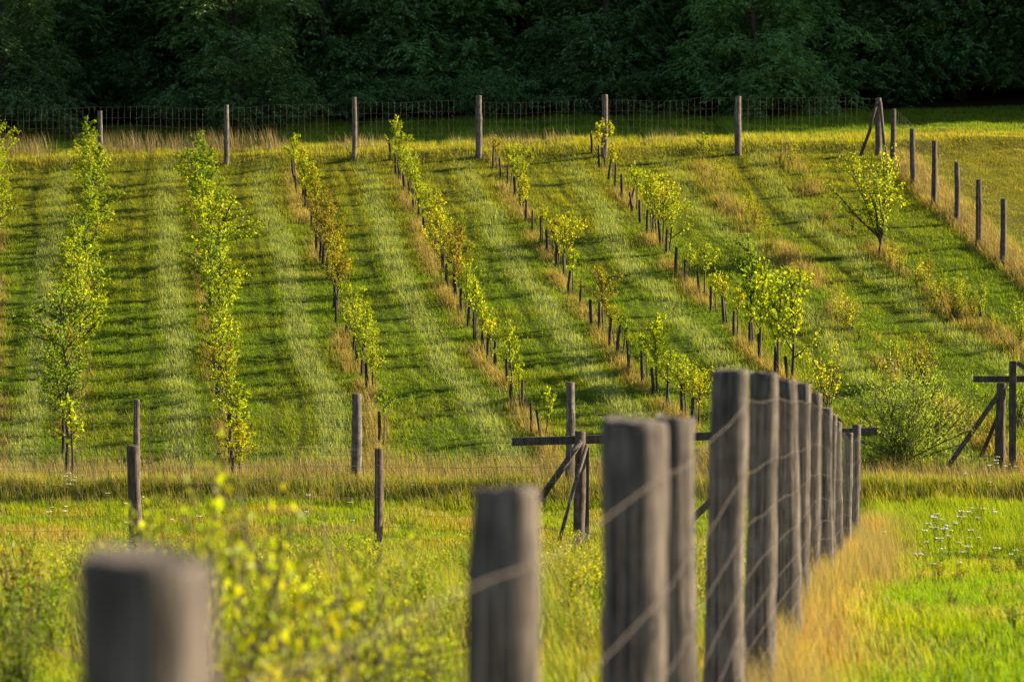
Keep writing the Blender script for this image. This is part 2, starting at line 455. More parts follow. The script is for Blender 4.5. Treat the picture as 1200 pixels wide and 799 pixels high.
# ------------------------------------------------------------------ grass (uncountable)
def blades(name, x, y, h, w, col, mat, lean=.35, segs=1, label=None, wind=(-.15, 0), tipc=1.15):
    n = len(x)
    z = H(x, y) - .015
    a = rng.uniform(0, 2 * math.pi, n); b_ = rng.uniform(0, 2 * math.pi, n)
    lx = np.cos(b_) * lean * h * rng.random(n) + wind[0] * h; ly = np.sin(b_) * lean * h * rng.random(n) + wind[1] * h
    wx = np.cos(a) * w / 2; wy = np.sin(a) * w / 2
    if segs == 1:
        V = np.empty((n, 3, 3), np.float32)
        V[:, 0] = np.stack([x - wx, y - wy, z], 1); V[:, 1] = np.stack([x + wx, y + wy, z], 1)
        V[:, 2] = np.stack([x + lx, y + ly, z + h], 1)
        Fc = np.arange(n * 3)
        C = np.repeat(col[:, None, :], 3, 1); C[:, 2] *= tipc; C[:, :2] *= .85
    else:
        V = np.empty((n, 5, 3), np.float32)
        V[:, 0] = np.stack([x - wx, y - wy, z], 1); V[:, 1] = np.stack([x + wx, y + wy, z], 1)
        mx_, my_ = x + lx * .3, y + ly * .3
        V[:, 2] = np.stack([mx_ + wx * .8, my_ + wy * .8, z + h * .55], 1); V[:, 3] = np.stack([mx_ - wx * .8, my_ - wy * .8, z + h * .55], 1)
        V[:, 4] = np.stack([x + lx, y + ly, z + h], 1)
        o = (np.arange(n) * 5)[:, None]
        Fc = (o + np.array([0, 1, 2, 0, 2, 3, 3, 2, 4])[None, :]).ravel()
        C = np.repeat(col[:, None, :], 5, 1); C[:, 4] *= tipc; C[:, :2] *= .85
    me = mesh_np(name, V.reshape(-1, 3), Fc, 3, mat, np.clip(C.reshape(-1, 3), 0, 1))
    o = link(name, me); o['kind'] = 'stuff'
    if label: o['label'] = label; o['category'] = 'grass'
    return o

def frustum(n, y0, y1, marg=2.5):
    """random points on the ground inside (a little more than) the view wedge, uniform per area"""
    xs = []; ys = []; got = 0
    while got < n:
        yy = rng.uniform(y0, y1, n); lim = .17 * y1 + marg; xx = rng.uniform(-lim, lim, n)
        k = np.abs(xx) < .17 * yy + marg
        xs.append(xx[k]); ys.append(yy[k]); got += k.sum()
    return np.concatenate(xs)[:n], np.concatenate(ys)[:n]

def jitter(c, n, v=.22, hue=.12):
    f = 1 + v * rng.normal(size=n)
    c = c * np.clip(f, .45, 1.7)[:, None]
    c[:, 0] *= np.clip(1 + hue * rng.normal(size=n), .6, 1.5)
    return c

DENS = 1.0
# vineyard lanes
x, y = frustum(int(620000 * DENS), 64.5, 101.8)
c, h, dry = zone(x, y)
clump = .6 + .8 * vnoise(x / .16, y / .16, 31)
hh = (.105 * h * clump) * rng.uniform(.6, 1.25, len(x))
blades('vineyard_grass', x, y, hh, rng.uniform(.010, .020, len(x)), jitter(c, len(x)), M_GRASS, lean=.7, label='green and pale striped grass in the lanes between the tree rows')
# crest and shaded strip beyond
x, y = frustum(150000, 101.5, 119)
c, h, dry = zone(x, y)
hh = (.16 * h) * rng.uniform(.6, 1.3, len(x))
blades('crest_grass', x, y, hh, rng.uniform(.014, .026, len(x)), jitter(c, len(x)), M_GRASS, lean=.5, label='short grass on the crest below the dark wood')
# dry grass under the rows, the right fence
x, y = frustum(600000, 64.5, 101.5)
_, h, dry = zone(x, y)
k = rng.random(len(x)) < dry * .36
x, y, h = x[k], y[k], h[k]
n = len(x); t = rng.random(n)[:, None]
c = DRY * (1 - t * .8) + np.array([.20, .22, .04]) * t * .8
hh = .22 * (.5 + .5 * h) * rng.uniform(.6, 1.3, n)
blades('dry_row_grass', x, y, hh, rng.uniform(.008, .016, n), jitter(c, n), M_DRY, lean=.5, segs=2, label='tall dry straw coloured grass along the tree rows and right fence')
# tall seed stems by the back fence
n = 5200
x = rng.uniform(-20, 14, n); y = 102.6 + rng.uniform(-.5, .9, n)
k = vnoise(x / 1.7, x * 0, 41) * (1.15 - .03 * (x + 17)) > .42 * rng.uniform(.7, 1.3, n)
x, y = x[k], y[k]; n = len(x)
c = jitter(np.tile(np.array([.27, .21, .12]), (n, 1)), n)
blades('fence_seed_grass', x, y, rng.uniform(.3, .85, n) * (.75 + .4 * (x < -8)), rng.uniform(.008, .02, n), c, M_DRY, lean=.35, segs=2, label='tall brown seed stems standing along the back fence')
# bank below vineyard fence
x, y = frustum(90000, 62.6, 66)
c, h, dry = zone(x, y)
blades('bank_grass', x, y, .11 * h * rng.uniform(.6, 1.5, len(x)), rng.uniform(.01, .018, len(x)), jitter(c, len(x)), M_GRASS, lean=.4, segs=2, label='long green grass on the bank under the lower vineyard fence')
x, y = frustum(20000, 63.6, 67.0)
c = jitter(np.tile(DRY, (len(x), 1)), len(x))
blades('bank_straw', x, y, rng.uniform(.25, .6, len(x)), rng.uniform(.006, .012, len(x)), c, M_DRY, lean=.4, segs=2, label='straw stems sprinkled on the bank under the lower fence')
# meadow and foreground
x, y = frustum(330000, 21, 63.2, 1.2)
c, h, dry = zone(x, y)
hh = .13 * h * (.6 + .8 * vnoise(x / .2, y / .2, 33)) * rng.uniform(.6, 1.35, len(x))
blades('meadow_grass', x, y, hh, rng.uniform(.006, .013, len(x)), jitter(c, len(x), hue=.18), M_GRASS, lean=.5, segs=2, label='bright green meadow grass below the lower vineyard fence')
# orange grass strip right of the foreground fence
n = 62000
y = rng.uniform(18, 59, n); x = fence_x(y) + np.abs(rng.normal(size=n)) * (.25 + .14 * sstep(30, 50, y) + .25 * (vnoise(y / 1.7, y * 0, 61) - .5)) - .12 + .28 * sstep(35, 50, y) * rng.random(n)
k = rng.random(n) < .35 + .75 * vnoise(x / .5, y / .8, 37); x, y = x[k], y[k]; n = len(x)
t = rng.random(n)[:, None]
t = np.clip(t * .6 + .7 * (vnoise(x / .35, y / .6, 91) - .2)[:, None], 0, 1)
c = ORG * (1 - t) + np.array([.26, .27, .07]) * t
blades('orange_dry_grass', x, y, rng.uniform(.15, .62, n), rng.uniform(.003, .007, n), jitter(c, n), M_DRY, lean=.4, segs=2, label='orange dry grass strip along the foreground fence posts')
# tall weeds stems lower left
n = 42000
y = rng.uniform(22, 50, n); x = rng.uniform(-10, 6, n)
k = (x < fence_x(y) - .4) & (x > -.18 * y - 1) & (vnoise(x / .8, y / 1.5, 39) > rng.uniform(.2, .8, n)); x, y = x[k], y[k]; n = len(x)
t = rng.random(n)[:, None]
c = np.array([.38, .30, .10]) * t + np.array([.24, .30, .03]) * (1 - t)
blades('tall_meadow_weeds', x, y, rng.uniform(.3, .75, n), rng.uniform(.006, .014, n), jitter(c, n), M_DRY, lean=.4, segs=2, label='tall yellow green weeds and straw in the lower left meadow')

# ------------------------------------------------------------------ leaves
def leaf_quads(P, D, size, aspect, rg, droop=0.0):
    """diamond leaves: base points P, directions D, folded along the midrib"""
    n = len(P)
    D = D / (np.linalg.norm(D, axis=1)[:, None] + 1e-9)
    up = rg.normal(size=(n, 3)) * .8 + np.array([0, 0, .5])
    S = np.cross(D, up); S /= np.linalg.norm(S, axis=1)[:, None] + 1e-9
    N = np.cross(S, D)
    L_ = size[:, None]; W = L_ * aspect
    fold = .22
    V = np.empty((n, 4, 3))
    V[:, 0] = P
    V[:, 1] = P + D * L_ * .45 + S * W * .5 + N * W * fold
    V[:, 2] = P + D * L_
    V[:, 3] = P + D * L_ * .45 - S * W * .5 + N * W * fold
    V[:, 2, 2] -= droop * size
    o = (np.arange(n) * 4)[:, None]
    Fc = (o + np.array([0, 1, 2, 0, 2, 3])[None, :]).ravel()
    return V.reshape(-1, 3), Fc

PAL = {
 'green': ('fresh green', (.13, .235, .012)), 'lime': ('lime green', (.24, .35, .012)), 'yellow': ('yellow leaved', (.31, .37, .011)),
 'olive': ('olive brown', (.20, .20, .016)), 'willow': ('grey green', (.19, .31, .06)),
}
M_LEAF = {k: leaf_mat('leaf_' + k, col=v[1], trans=.5, vary=.42, gloss=.02, tgain=(2.1, 1.75, .35)) for k, v in PAL.items()}

def sapling_meshes(kind, pal, seed):
    """unit height young tree; returns trunk mesh, crown mesh"""
    rg = np.random.default_rng(seed)
    T = Tubes(); P = []; D = []; S = []
    cfg = dict(tall=(11, .24, .27, 1.0, 900, .034), bushy=(14, .38, .18, 1.0, 1000, .035), near=(26, .36, .0, 1.0, 3000, .024), small=(8, .30, .42, .9, 300, .05),
               top=(5, .22, .52, .9, 130, .06), vase=(13, .55, .16, .95, 2100, .029), weed=(12, .30, .05, .9, 520, .042),
               shrub=(52, .50, .02, .85, 9000, .034), round=(13, .44, .32, .85, 900, .036))[kind]
    ns, spread, z0, ztop, nl, ls = cfg
    ph = rg.uniform(0, 6.28)
    zs = np.linspace(-.06, .93, 9)
    bend = np.array([math.cos(ph), math.sin(ph)]) * rg.uniform(.01, .05)
    main = np.stack([bend[0] * np.sin(zs * 3), bend[1] * np.sin(zs * 3), zs], 1)
    if kind in ('vase', 'shrub', 'weed', 'near'): main = main[:3 if kind == 'vase' else 2]
    T.tube(main, np.linspace(.017, .004, len(main)) if kind not in ('weed',) else .006, 6)
    shoots = [] if kind in ('vase', 'shrub', 'weed', 'near') else [main[3:]]
    for i in range(ns):
        az = ph + i * 2.4 + rg.normal() * .3
        if kind == 'vase': zb = rg.uniform(.10, .18); ln = rg.uniform(.6, .98) ; tilt = rg.uniform(.05, .85); ln *= 1 - .25 * tilt
        elif kind in ('shrub', 'weed', 'near'): zb = rg.uniform(-.02, .05); ln = rg.uniform(.5, 1.0); tilt = rg.uniform(.05, 1.25) if kind == 'shrub' else rg.uniform(.02, .4)
        else:
            f = (i + .5) / ns; zb = z0 + (ztop - z0) * f * .75; ln = (spread * (1.25 - .7 * f)) * rg.uniform(.6, 1.25); tilt = rg.uniform(.5, 1.15)
        b0 = np.array([np.interp(zb, zs, bend[0] * np.sin(zs * 3)), np.interp(zb, zs, bend[1] * np.sin(zs * 3)), zb]) if kind not in ('shrub', 'weed', 'near') else np.array([rg.normal() * .03, rg.normal() * .03, zb])
        k = 7; pts = [b0]; d = np.array([math.cos(az) * math.sin(tilt), math.sin(az) * math.sin(tilt), math.cos(tilt)])
        for j in range(k - 1):
            d = d + np.array([rg.normal() * .10, rg.normal() * .10, .10 if kind != 'shrub' else -.02]); d /= np.linalg.norm(d)
            pts.append(pts[-1] + d * ln / (k - 1))
        pts = np.array(pts)
        T.tube(pts, np.linspace(.008 if kind != 'vase' else .012, .002, k), 4, cap=False)
        shoots.append(pts)
        for q in range(4 if kind == 'vase' else 5 if kind in ('shrub', 'near') else 3 if kind in ('tall', 'bushy', 'round') else 1):     # side twigs
            t = rg.uniform(.25, .9); bq = pts[0] * 0 + np.array([np.interp(t, np.linspace(0, 1, k), pts[:, a]) for a in range(3)])
            dd = d + rg.normal(size=3) * .7; dd /= np.linalg.norm(dd)
            tw = np.array([bq + dd * ln * .35 * s_ * rg.uniform(.6, 1) for s_ in (0, .5, 1)])
            T.tube(tw, [.004, .003, .0015], 3, cap=False); shoots.append(tw)
    lens = np.array([np.linalg.norm(np.diff(s_, axis=0), axis=1).sum() for s_ in shoots]); pr = lens / lens.sum()
    cnt = rg.multinomial(nl, pr)
    for s_, m_ in zip(shoots, cnt):
        if m_ == 0: continue
        t = rg.uniform(.12, 1.02, m_)
        kk = np.linspace(0, 1, len(s_))
        base = np.stack([np.interp(t, kk, s_[:, a]) for a in range(3)], 1)
        ax = s_[-1] - s_[0]; ax = ax / (np.linalg.norm(ax) + 1e-9)
        dr = rg.normal(size=(m_, 3)) * .9 + ax * .5
        P.append(base + rg.normal(size=(m_, 3)) * (.012 if kind != 'shrub' else .055)); D.append(dr)
        S.append(ls * rg.uniform(.6, 1.3, m_))
    P = np.vstack(P); D = np.vstack(D); S = np.concatenate(S)
    if kind not in ('weed', 'shrub', 'vase', 'near'):
        k = P[:, 2] > z0 * .85; P, D, S = P[k], D[k], S[k]
    V, Fc = leaf_quads(P, D, S, .62 if pal != 'willow' else .28, rg)
    return T.mesh('trunk', M_BARK), mesh_np('crown', V, Fc, 3, M_LEAF[pal])

PROTO = {}
def sapling(kind, pal, x, y, h, label, cat='young tree', group=None, name='young_tree', wscale=1.0, sink=.0, tilt=(0, 0)):
    key = (kind, pal)
    if key not in PROTO: PROTO[key] = [sapling_meshes(kind, pal, hash_seed(kind, pal, i)) for i in range(4)]
    tm, cm = PROTO[key][rng.integers(4)]
    t = thing(name, label, cat, (x, y, float(H(x, y)) - sink), rng.uniform(0, 6.28), group)
    t.rotation_euler = (tilt[0], tilt[1], rng.uniform(0, 6.28))
    t.scale = (h * wscale, h * wscale, h)
    link('trunk' if kind not in ('weed', 'shrub', 'near') else 'stems', tm, t); link('crown' if kind not in ('weed', 'shrub', 'near') else 'foliage', cm, t)
    return t
def hash_seed(*a):
    s = 0
    for ch in str(a): s = (s * 131 + ord(ch)) % 1000003
    return s

# stakes
STK = []
for i in range(6):
    rg = np.random.default_rng(50 + i); T = Tubes()
    r = rg.uniform(.03, .045)
    T.tube([(0, 0, -.2), (rg.normal() * .01, 0, .3), (rg.normal() * .015, rg.normal() * .01, .68), (rg.normal() * .015, 0, .72)], [r, r * 1.05, r * .95, r * .6], 8, rnd=.10, rg=rg)
    STK.append(T.mesh('stake', M_STAKE))
ROWNAME = {0: 'row at the left edge', 1: 'first full row from left', 2: 'second full row from left', 3: 'third full row from left', 4: 'fourth full row from left',
           5: 'fifth full row from left', 6: 'sixth full row from left', 7: 'weedy seventh row from left', 8: 'weedy row nearest the right fence'}
def stake(x, y, hs, label, tilt=(0, 0)):
    o = link('wooden_stake', STK[rng.integers(6)], None, (x, y, float(H(x, y))), rng.uniform(0, 6.28))
    o.rotation_euler = (tilt[0], tilt[1], rng.uniform(0, 6.28)); o.scale = (1, 1, hs)
    o['label'] = label; o['category'] = 'stake'; o['group'] = 'dark stakes along the tree rows'

BASES = {
 4: [(456.6,188),(464.4,204),(467.6,214),(473.4,221),(479.6,234),(484.4,246),(490,260),(497,274),(503.6,288),(509,301),(518,319),(523.6,337),(534,352),(540.4,368),(548,384),(555,398),(564,412),(571,424),(580,432),(594,452),(599.6,472),(611,480),(623,506),(633.6,514)],
 5: [(578,198),(587,210),(594.6,221),(602.6,232),(610,247),(616,261),(624,273),(633,285),(640.6,300),(651.6,314),(660,327),(666.6,346),(680,359),(693,381),(702,388),(715,407),(724,415),(737,436),(753,447),(766,463),(782,479),(799.6,488),(811,503)],
 6: [(693,180),(702,198),(713,211),(721,220),(728.5,232),(737,244),(741,250),(750,262),(758,274),(765,278),(774,288),(781,297),(792,319),(802.5,333),(819.5,348),(833,366),(848,380),(860,394),(878.6,407),(890,425),(908,441),(923,450)],
 3: [(344,212),(349,230),(353,240),(358,249),(362,262),(365,272),(371,297),(374,306),(379,316),(383,329),(388,348),(391,362),(393.6,378),(406,394),(413.6,416),(418,430),(424,441),(430,458),(444.4,520)],
}
# per tree: kind, palette, height (m), None for bare stakes
def style(row, i, v):
    r = random.random()
    if row == 4:
        if i == 0: return ('small', 'lime', 1.45)
        if i < 9: return (random.choice(['small', 'bushy', 'round']), 'lime' if r < .6 else 'green', 1.35)
        if i < 13: return ('bushy', 'yellow' if r < .55 else 'olive', 1.8)
        if i < 17: return (random.choice(['small', 'bushy']), 'lime', 1.35 if i != 15 else 1.7)
        if i in (18, 20, 22): return None
        if i == 19: return ('tall', 'lime', 1.75)
        if i == 17: return ('small', 'yellow', 1.2)
        return ('small', 'lime', 1.25)
    if row == 5:
        if i == 0: return ('top', 'olive', 1.1)
        if i in (1, 6, 12, 13, 17): return None
        if i in (2, 3): return ('round', 'lime', 1.5)
        if i < 9: return ('small', 'yellow' if r < .6 else 'olive', 1.2)
        if i in (10, 14): return ('round', 'yellow' if i == 10 else 'olive', 1.75)
        if i < 16: return ('small', 'lime' if r < .4 else 'olive', 1.3)
        if i == 16: return ('small', 'green', 1.1)
        if i == 18: return ('top', 'lime', 1.0)
        if i == 19: return ('tall', 'lime', 2.0)
        return ('round', 'lime' if i < 22 else 'yellow', 1.4)
    if row == 6:
        if i in (0, 3, 4, 5, 7, 12): return None
        if i in (1, 2): return ('small', 'yellow', 1.7 if i == 1 else 1.2)
        if i in (8, 10): return ('round', 'lime' if i == 8 else 'yellow', 1.8)
        if i in (9, 11): return ('bushy', 'lime', 1.9)
        if i == 6: return ('small', 'lime', 1.5)
        if i < 16: return ('top', 'lime', 1.25) if i != 14 else ('small', 'lime', 1.5)
        if i in (16, 17): return ('small', 'yellow', 1.4)
        if i == 18: return ('tall', 'green', 3.1)
        if i == 19: return ('tall', 'lime', 2.5)
        if i == 20: return ('tall', 'lime', 3.0)
        return ('bushy', 'lime', 3.0)
    if row == 3:
        if i < 5: return ('tall', 'yellow' if r < .6 else 'lime', 1.6)
        if i < 12: return ('bushy', 'olive' if r < .75 else 'yellow', 1.75)
        if i == 12: return ('small', 'green', 1.2)
        if i < 18: return ('bushy', 'lime', 1.5)
        return ('small', 'green', 1.45)
for row, bs in BASES.items():
    for i, (u, v) in enumerate(bs):
        x, y = ground_at(u, v)
        st = style(row, i, v)
        tl = (rng.normal() * .05, rng.normal() * .05)
        if (row, i) == (6, 5): tl = (0, .45)
        if (row, i) == (5, 13): tl = (0, .25)
        if row != 3 or i not in (4, 10):
            stake(x, y, rng.uniform(.88, 1.1), 'short dark wooden stake, %s from the back fence in the %s' % (ORD[i], ROWNAME[row]), tl)
        if st:
            kind, pal, hgt = st
            sapling(kind, pal, x + .10 + rng.normal() * .05, y + .05, hgt * rng.uniform(.94, 1.08),
                    '%s young tree, %s from the back fence in the %s' % (PAL[pal][0], ORD[i], ROWNAME[row]), group='young trees in the planted rows', tilt=(rng.normal() * .05, rng.normal() * .05))
# dense rows 1 and 2, and the cut row 0
for row in (0, 1, 2):
    w = ROWW[row]; ys = np.arange(65.7 if row else 86.5, 99.8, 1.32) if row != 1 else np.arange(65.6, 99.8, 1.3)
    ys = ys[::-1]
    for i, y in enumerate(ys):
        y = float(y + rng.normal() * .12); x = float(rowx(row, y)) + rng.normal() * .08
        v = 300 - FPX * float(H(x, y)) / y
        r = random.random()
        if row == 2:
            if v > 500: st = ('tall', 'yellow' if r < .5 else 'lime', 1.5)
            elif v > 425: st = ('bushy', 'olive' if r < .55 else 'lime', 1.7)
            elif v > 240: st = (random.choice(['bushy', 'tall']), 'lime' if r < .7 else 'green', 1.9)
            else: st = (random.choice(['bushy', 'tall']), 'green', 1.85)
        elif row == 1:
            if v > 530: st = ('small', 'lime', 1.95) if i == len(ys) - 1 else None
            elif v > 430: st = ('bushy', 'olive' if r < .3 else 'green', 2.1)
            elif v > 330: st = ('bushy', 'green' if r < .35 else 'lime', 1.9)
            else: st = (random.choice(['bushy', 'tall']), 'green' if r < .35 else 'lime', 1.9)
        else:
            if i % 3 == 1: continue
            st = ('bushy', 'lime', 2.0)
        if v > 420 or i % 3 == 0 and row:
            stake(x - .12, y - .05, rng.uniform(.8, 1.0), 'short dark wooden stake, %s from the back fence in the %s' % (ORD[i], ROWNAME[row]), (rng.normal() * .04, rng.normal() * .04))
        if st:
            sapling(st[0], st[1], x, y, st[2] * rng.uniform(.8, 1.2), '%s young tree, %s from the back fence in the %s' % (PAL[st[1]][0], ORD[i], ROWNAME[row]),
                    group='young trees in the planted rows', tilt=(rng.normal() * .08, rng.normal() * .13), wscale=rng.uniform(.95, 1.7))
# single trees and shrubs on the right
x, y = ground_at(1030, 300)
sapling('vase', 'lime', x, y, 3.1, 'vase shaped lime green tree standing alone near the right fence', 'tree', name='fruit_tree', wscale=1.15)
x, y = ground_at(1062, 546)
sapling('shrub', 'willow', x, y, 2.75, 'large rounded grey green willow bush left of the right timber frame', 'bush', name='willow_bush', wscale=.78)
x, y = ground_at(1045, 543)
sapling('shrub', 'willow', x + .1, y - .1, 1.5, 'smaller grey green willow bush beside the large willow bush', 'bush', name='willow_bush', wscale=.8)
WE = [(970, 478, 1.5, 'weed', 'yellow', 'leggy yellow green shrub right behind the foreground post tops'), (950, 470, 1.0, 'weed', 'lime', 'low lime shrub just left of the leggy yellow green shrub'),
      (1083, 452, 1.35, 'weed', 'olive', 'reddish olive shrub rising above the willow bush'), (1068, 455, .9, 'weed', 'olive', 'low olive shrub left of the reddish olive shrub'),
      (995, 388, .95, 'weed', 'yellow', 'yellowish weed clump midway along the weedy seventh row'), (1100, 350, .8, 'weed', 'yellow', 'yellow weed clump right below the vase shaped tree'),
      (1118, 362, .95, 'weed', 'lime', 'upright lime weed in the middle of the weedy right row'), (1150, 372, .9, 'weed', 'lime', 'lime weed clump near the lower end of the right row'),
      (1140, 375, .7, 'weed', 'olive', 'small olive weed clump beside the lime weed'), (1195, 408, 1.1, 'weed', 'lime', 'lime shrub at the right edge below the right fence'),
      (824, 190, .95, 'tall', 'lime', 'thin lime sapling at the top of the weedy seventh row'), (838, 214, .6, 'weed', 'lime', 'small weed below the thin lime sapling'), (846, 228, .5, 'weed', 'yellow', 'tiny yellow weed in the upper seventh row'),
      (929, 196, .8, 'weed', 'yellow', 'yellow weedy sapling by the back fence left of the corner'), (865, 250, .5, 'weed', 'lime', 'low lime weed halfway up the seventh row'), (890, 278, .7, 'weed', 'yellow', 'yellow weed behind the tallest green sapling'),
      (1100, 500, .7, 'weed', 'green', 'dark green weed clump left of the right timber braces'), (1135, 500, .8, 'weed', 'green', 'green weed clump behind the right timber braces'), (1195, 500, 1.3, 'weed', 'green', 'green shrub behind the right timber frame at the edge'),
      (1160, 525, .9, 'weed', 'olive', 'olive weeds at the foot of the right timber frame'),
      (1010, 330, .5, 'weed', 'yellow', 'small yellow weed below the vase shaped tree'), (1055, 318, .6, 'weed', 'yellow', 'yellow weed right at the foot of the vase shaped tree')]
for u, v, hh_, kd, pal, lab in WE:
    x, y = ground_at(u, v)
    sapling(kd, pal, x, y, hh_ * 1.1, lab, 'weed' if 'shrub' not in lab else 'shrub', name='weed_clump' if 'shrub' not in lab and 'sapling' not in lab else ('shrub' if 'shrub' in lab else 'young_tree'),
            group='weeds and shrubs on the right slope', wscale=1.1)
# weeds at the gate frame and in the lower left meadow
for u, v, hh_, pal, lab in [(690, 690, .85, 'yellow', 'yellow leaved weeds at the foot of the timber frame post'), (672, 700, .7, 'yellow', 'yellow weed left of the timber frame foot'), (700, 712, .7, 'lime', 'lime weeds right of the timber frame foot'), (655, 705, .6, 'olive', 'reddish weeds beside the third foreground post'),
                            (440, 690, .75, 'olive', 'brown leaved weed at the foot of the thin meadow post'), (420, 700, .7, 'olive', 'brown leaved weed left of the thin meadow post'), (400, 705, .6, 'yellow', 'yellow weed left of the brown leaved weeds'), (362, 700, .8, 'olive', 'tall orange leaved weed in the middle of the meadow'), (380, 720, .6, 'yellow', 'yellow weed in front of the orange leaved weed'),
                            (28, 760, 1.25, 'olive', 'rusty orange leaved weed at the lower left edge'), (40, 790, 1.0, 'green', 'dark green weed right of the rusty orange weed'), (8, 790, 1.0, 'green', 'dark green weed at the lower left corner'), (62, 800, .9, 'green', 'green weed beside the nearest post'),
                            (430, 780, .8, 'lime', 'lime weed in the blurred meadow left of the second post'), (480, 790, .8, 'yellow', 'yellow weed close left of the second post'), (520, 770, .75, 'lime', 'lime weed touching the second post outline'),
                            (500, 740, .7, 'green', 'green weed in the meadow left of the second post'), (455, 745, .6, 'lime', 'low lime weed under the thin meadow post'), (540, 800, .7, 'yellow', 'yellow weed at the bottom beside the second post')]:
    x, y = ground_at(u, min(v, 796), lo=15)
    sapling('weed', pal, x, y, hh_, lab, 'weed', name='weed_clump', group='weeds in the lower meadow', wscale=1.0)
# blurred saplings close to the camera
for u, ytop, d, pal, kind, ws, lab in [(262, 572, 11.5, 'lime', 'near', .8, 'blurred yellow green sapling right of the nearest post, tallest one'),
    (215, 600, 14.0, 'lime', 'near', .7, 'blurred lime sapling peeping out behind the nearest post'),
    (345, 640, 12.5, 'lime', 'near', .8, 'blurred yellow green sapling midway between the nearest two posts'),
    (300, 665, 10.5, 'yellow', 'near', .9, 'blurred yellow bush low in front of the tallest blurred sapling'),
    (430, 625, 17.0, 'lime', 'near', .55, 'thin blurred lime sapling in front of the thin meadow post'),
    (425, 705, 13.5, 'lime', 'near', .9, 'blurred yellow bush at the bottom left of the second post'),
    (500, 690, 18.0, 'lime', 'near', .8, 'blurred lime bush close beside the second post'),
    (20, 690, 19.0, 'green', 'near', .8, 'blurred green bush at the lower left corner')]:
    x = x_at(u, d); zt = z_at(ytop, d)
    sapling(kind, pal, x, d, (zt - float(H(x, d))) * .99, lab, 'young tree' if kind != 'shrub' else 'bush', name='young_tree' if kind != 'shrub' else 'leafy_bush', wscale=ws)

# ------------------------------------------------------------------ fences
def add_mesh_wires(path, hts, vstep, r, parent, offs=0.0, sides=3, seed=0, follow=None):
    """field fence fabric along a ground polyline"""
    rg = np.random.default_rng(seed)
    path = np.array(path, float); T = Tubes()
    seg = np.linalg.norm(np.diff(path[:, :2], axis=0), axis=1); cum = np.concatenate([[0], np.cumsum(seg)])
    tot = cum[-1]; n = max(4, int(tot / .8)); s = np.linspace(0, tot, n)
    P = np.stack([np.interp(s, cum, path[:, a]) for a in range(2)], 1)
    def gz(px, py, s_):
        if path.shape[1] == 3: return np.interp(s_, cum, path[:, 2])
        return H(px, py)
    for h in hts:
        z = gz(P[:, 0], P[:, 1], s) + h + .008 * np.sin(s * 1.7 + h * 9) + rg.normal(size=n) * .004
        T.tube(np.column_stack([P, z]), r, sides, cap=False)
    m_ = int(tot / vstep)
    for i in range(m_):
        si = (i + .5) * vstep; px = np.interp(si, cum, path[:, 0]); py = np.interp(si, cum, path[:, 1]); z0 = float(gz(px, py, si))
        k = rg.normal() * .012
        T.tube([(px, py, z0 + hts[0]), (px + k, py, z0 + hts[0] + .5 * (hts[-1] - hts[0])), (px + k * .3, py, z0 + hts[-1])], r * .85, sides, cap=False)
    return link('wire_mesh', T.mesh('wire_mesh', M_WIRE), parent)

HTS = [.08, .2, .34, .5, .68, .88, 1.12, 1.4, 1.7, 2.1]
# foreground fence
FD = [3.95, 7.6, 10.3, 13.5, 17, 20.8, 24.8, 28.8, 33, 37, 41, 45.5, 50.5, 56]
FU = [157, 596, 740, 791, 851.5, 893, 922.5, 939.5, 953, 969, 974.5, 982, 993, 1003]
FT = [655, 571, 493, 488, 434, 437, 446, 449, 460, 478, 486, 494, 507, 497]
FR = [.097, .092, .115, .095, .108, .104, .103, .09, .088, .084, .076, .078, .082, .084]
ff = thing('foreground_fence', 'line of thick weathered round posts with wire mesh running from the camera', 'fence')
path = []
LEAN = {4: .012, 2: 0, 3: .015, 12: .03, 1: -.008}
nrm = np.array([1, -.132]); nrm /= np.linalg.norm(nrm)
for i, (d, u, v, r) in enumerate(zip(FD, FU, FT, FR)):
    x = x_at(u, d); zt = z_at(v, d); z0 = float(H(x, d))
    link('post', post_mesh('post', r, zt - z0, M_POST, 300 + i, (LEAN.get(i, 0) * .3, 0), sides=28, rings=30, bulge=.045), ff, (x, d, z0))
    path.append((x + nrm[0] * (r + .012), d + nrm[1] * (r + .012), zt - 2.4 + .12))
p0 = np.array(path[0]); p1 = np.array(path[1]); path.insert(0, tuple(p0 + (p0 - p1) * np.array([.6, .6, .6])))
add_mesh_wires(path, HTS, .3, .0016, ff, seed=1, sides=5)
# extra timber lying behind the far end is the frame below

def fence_line(name, label, specs, mat, rdef, wires, vstep, wr=.0035, front=True, extra=(), hts=None, seed=10):
    t = thing(name, label, 'fence')
    pts = []
    for i, (u, vb, vt, r) in enumerate(specs):
        x, y = ground_at(u, vb)
        z0 = float(H(x, y)); h = z_at(vt, y) - z0
        link('post', post_mesh('post', r or rdef, h, mat, seed * 37 + i, (rng.normal() * .012, rng.normal() * .012), sides=12, rings=14), t, (x, y, z0))
        pts.append((x, y + .12 * (-1 if front else 1)))
    for e in extra: pts.append(e)
    pts = sorted(pts)
    add_mesh_wires(pts, hts or [h * .92 for h in HTS], vstep, wr, t, seed=seed)
    return t
bf = fence_line('back_fence', 'back fence of pale round posts and tall wire mesh before the dark wood', [(-30, 192, 124, None), (118, 192, 130, None), (266, 193, 123, None), (415, 187, 114, None), (560.5, 185, 112, .10), (708, 184, 111, .105), (865, 182, 113, .11), (1029, 184, 115, .10)], M_POST, .085, True, .2, wr=.0024)
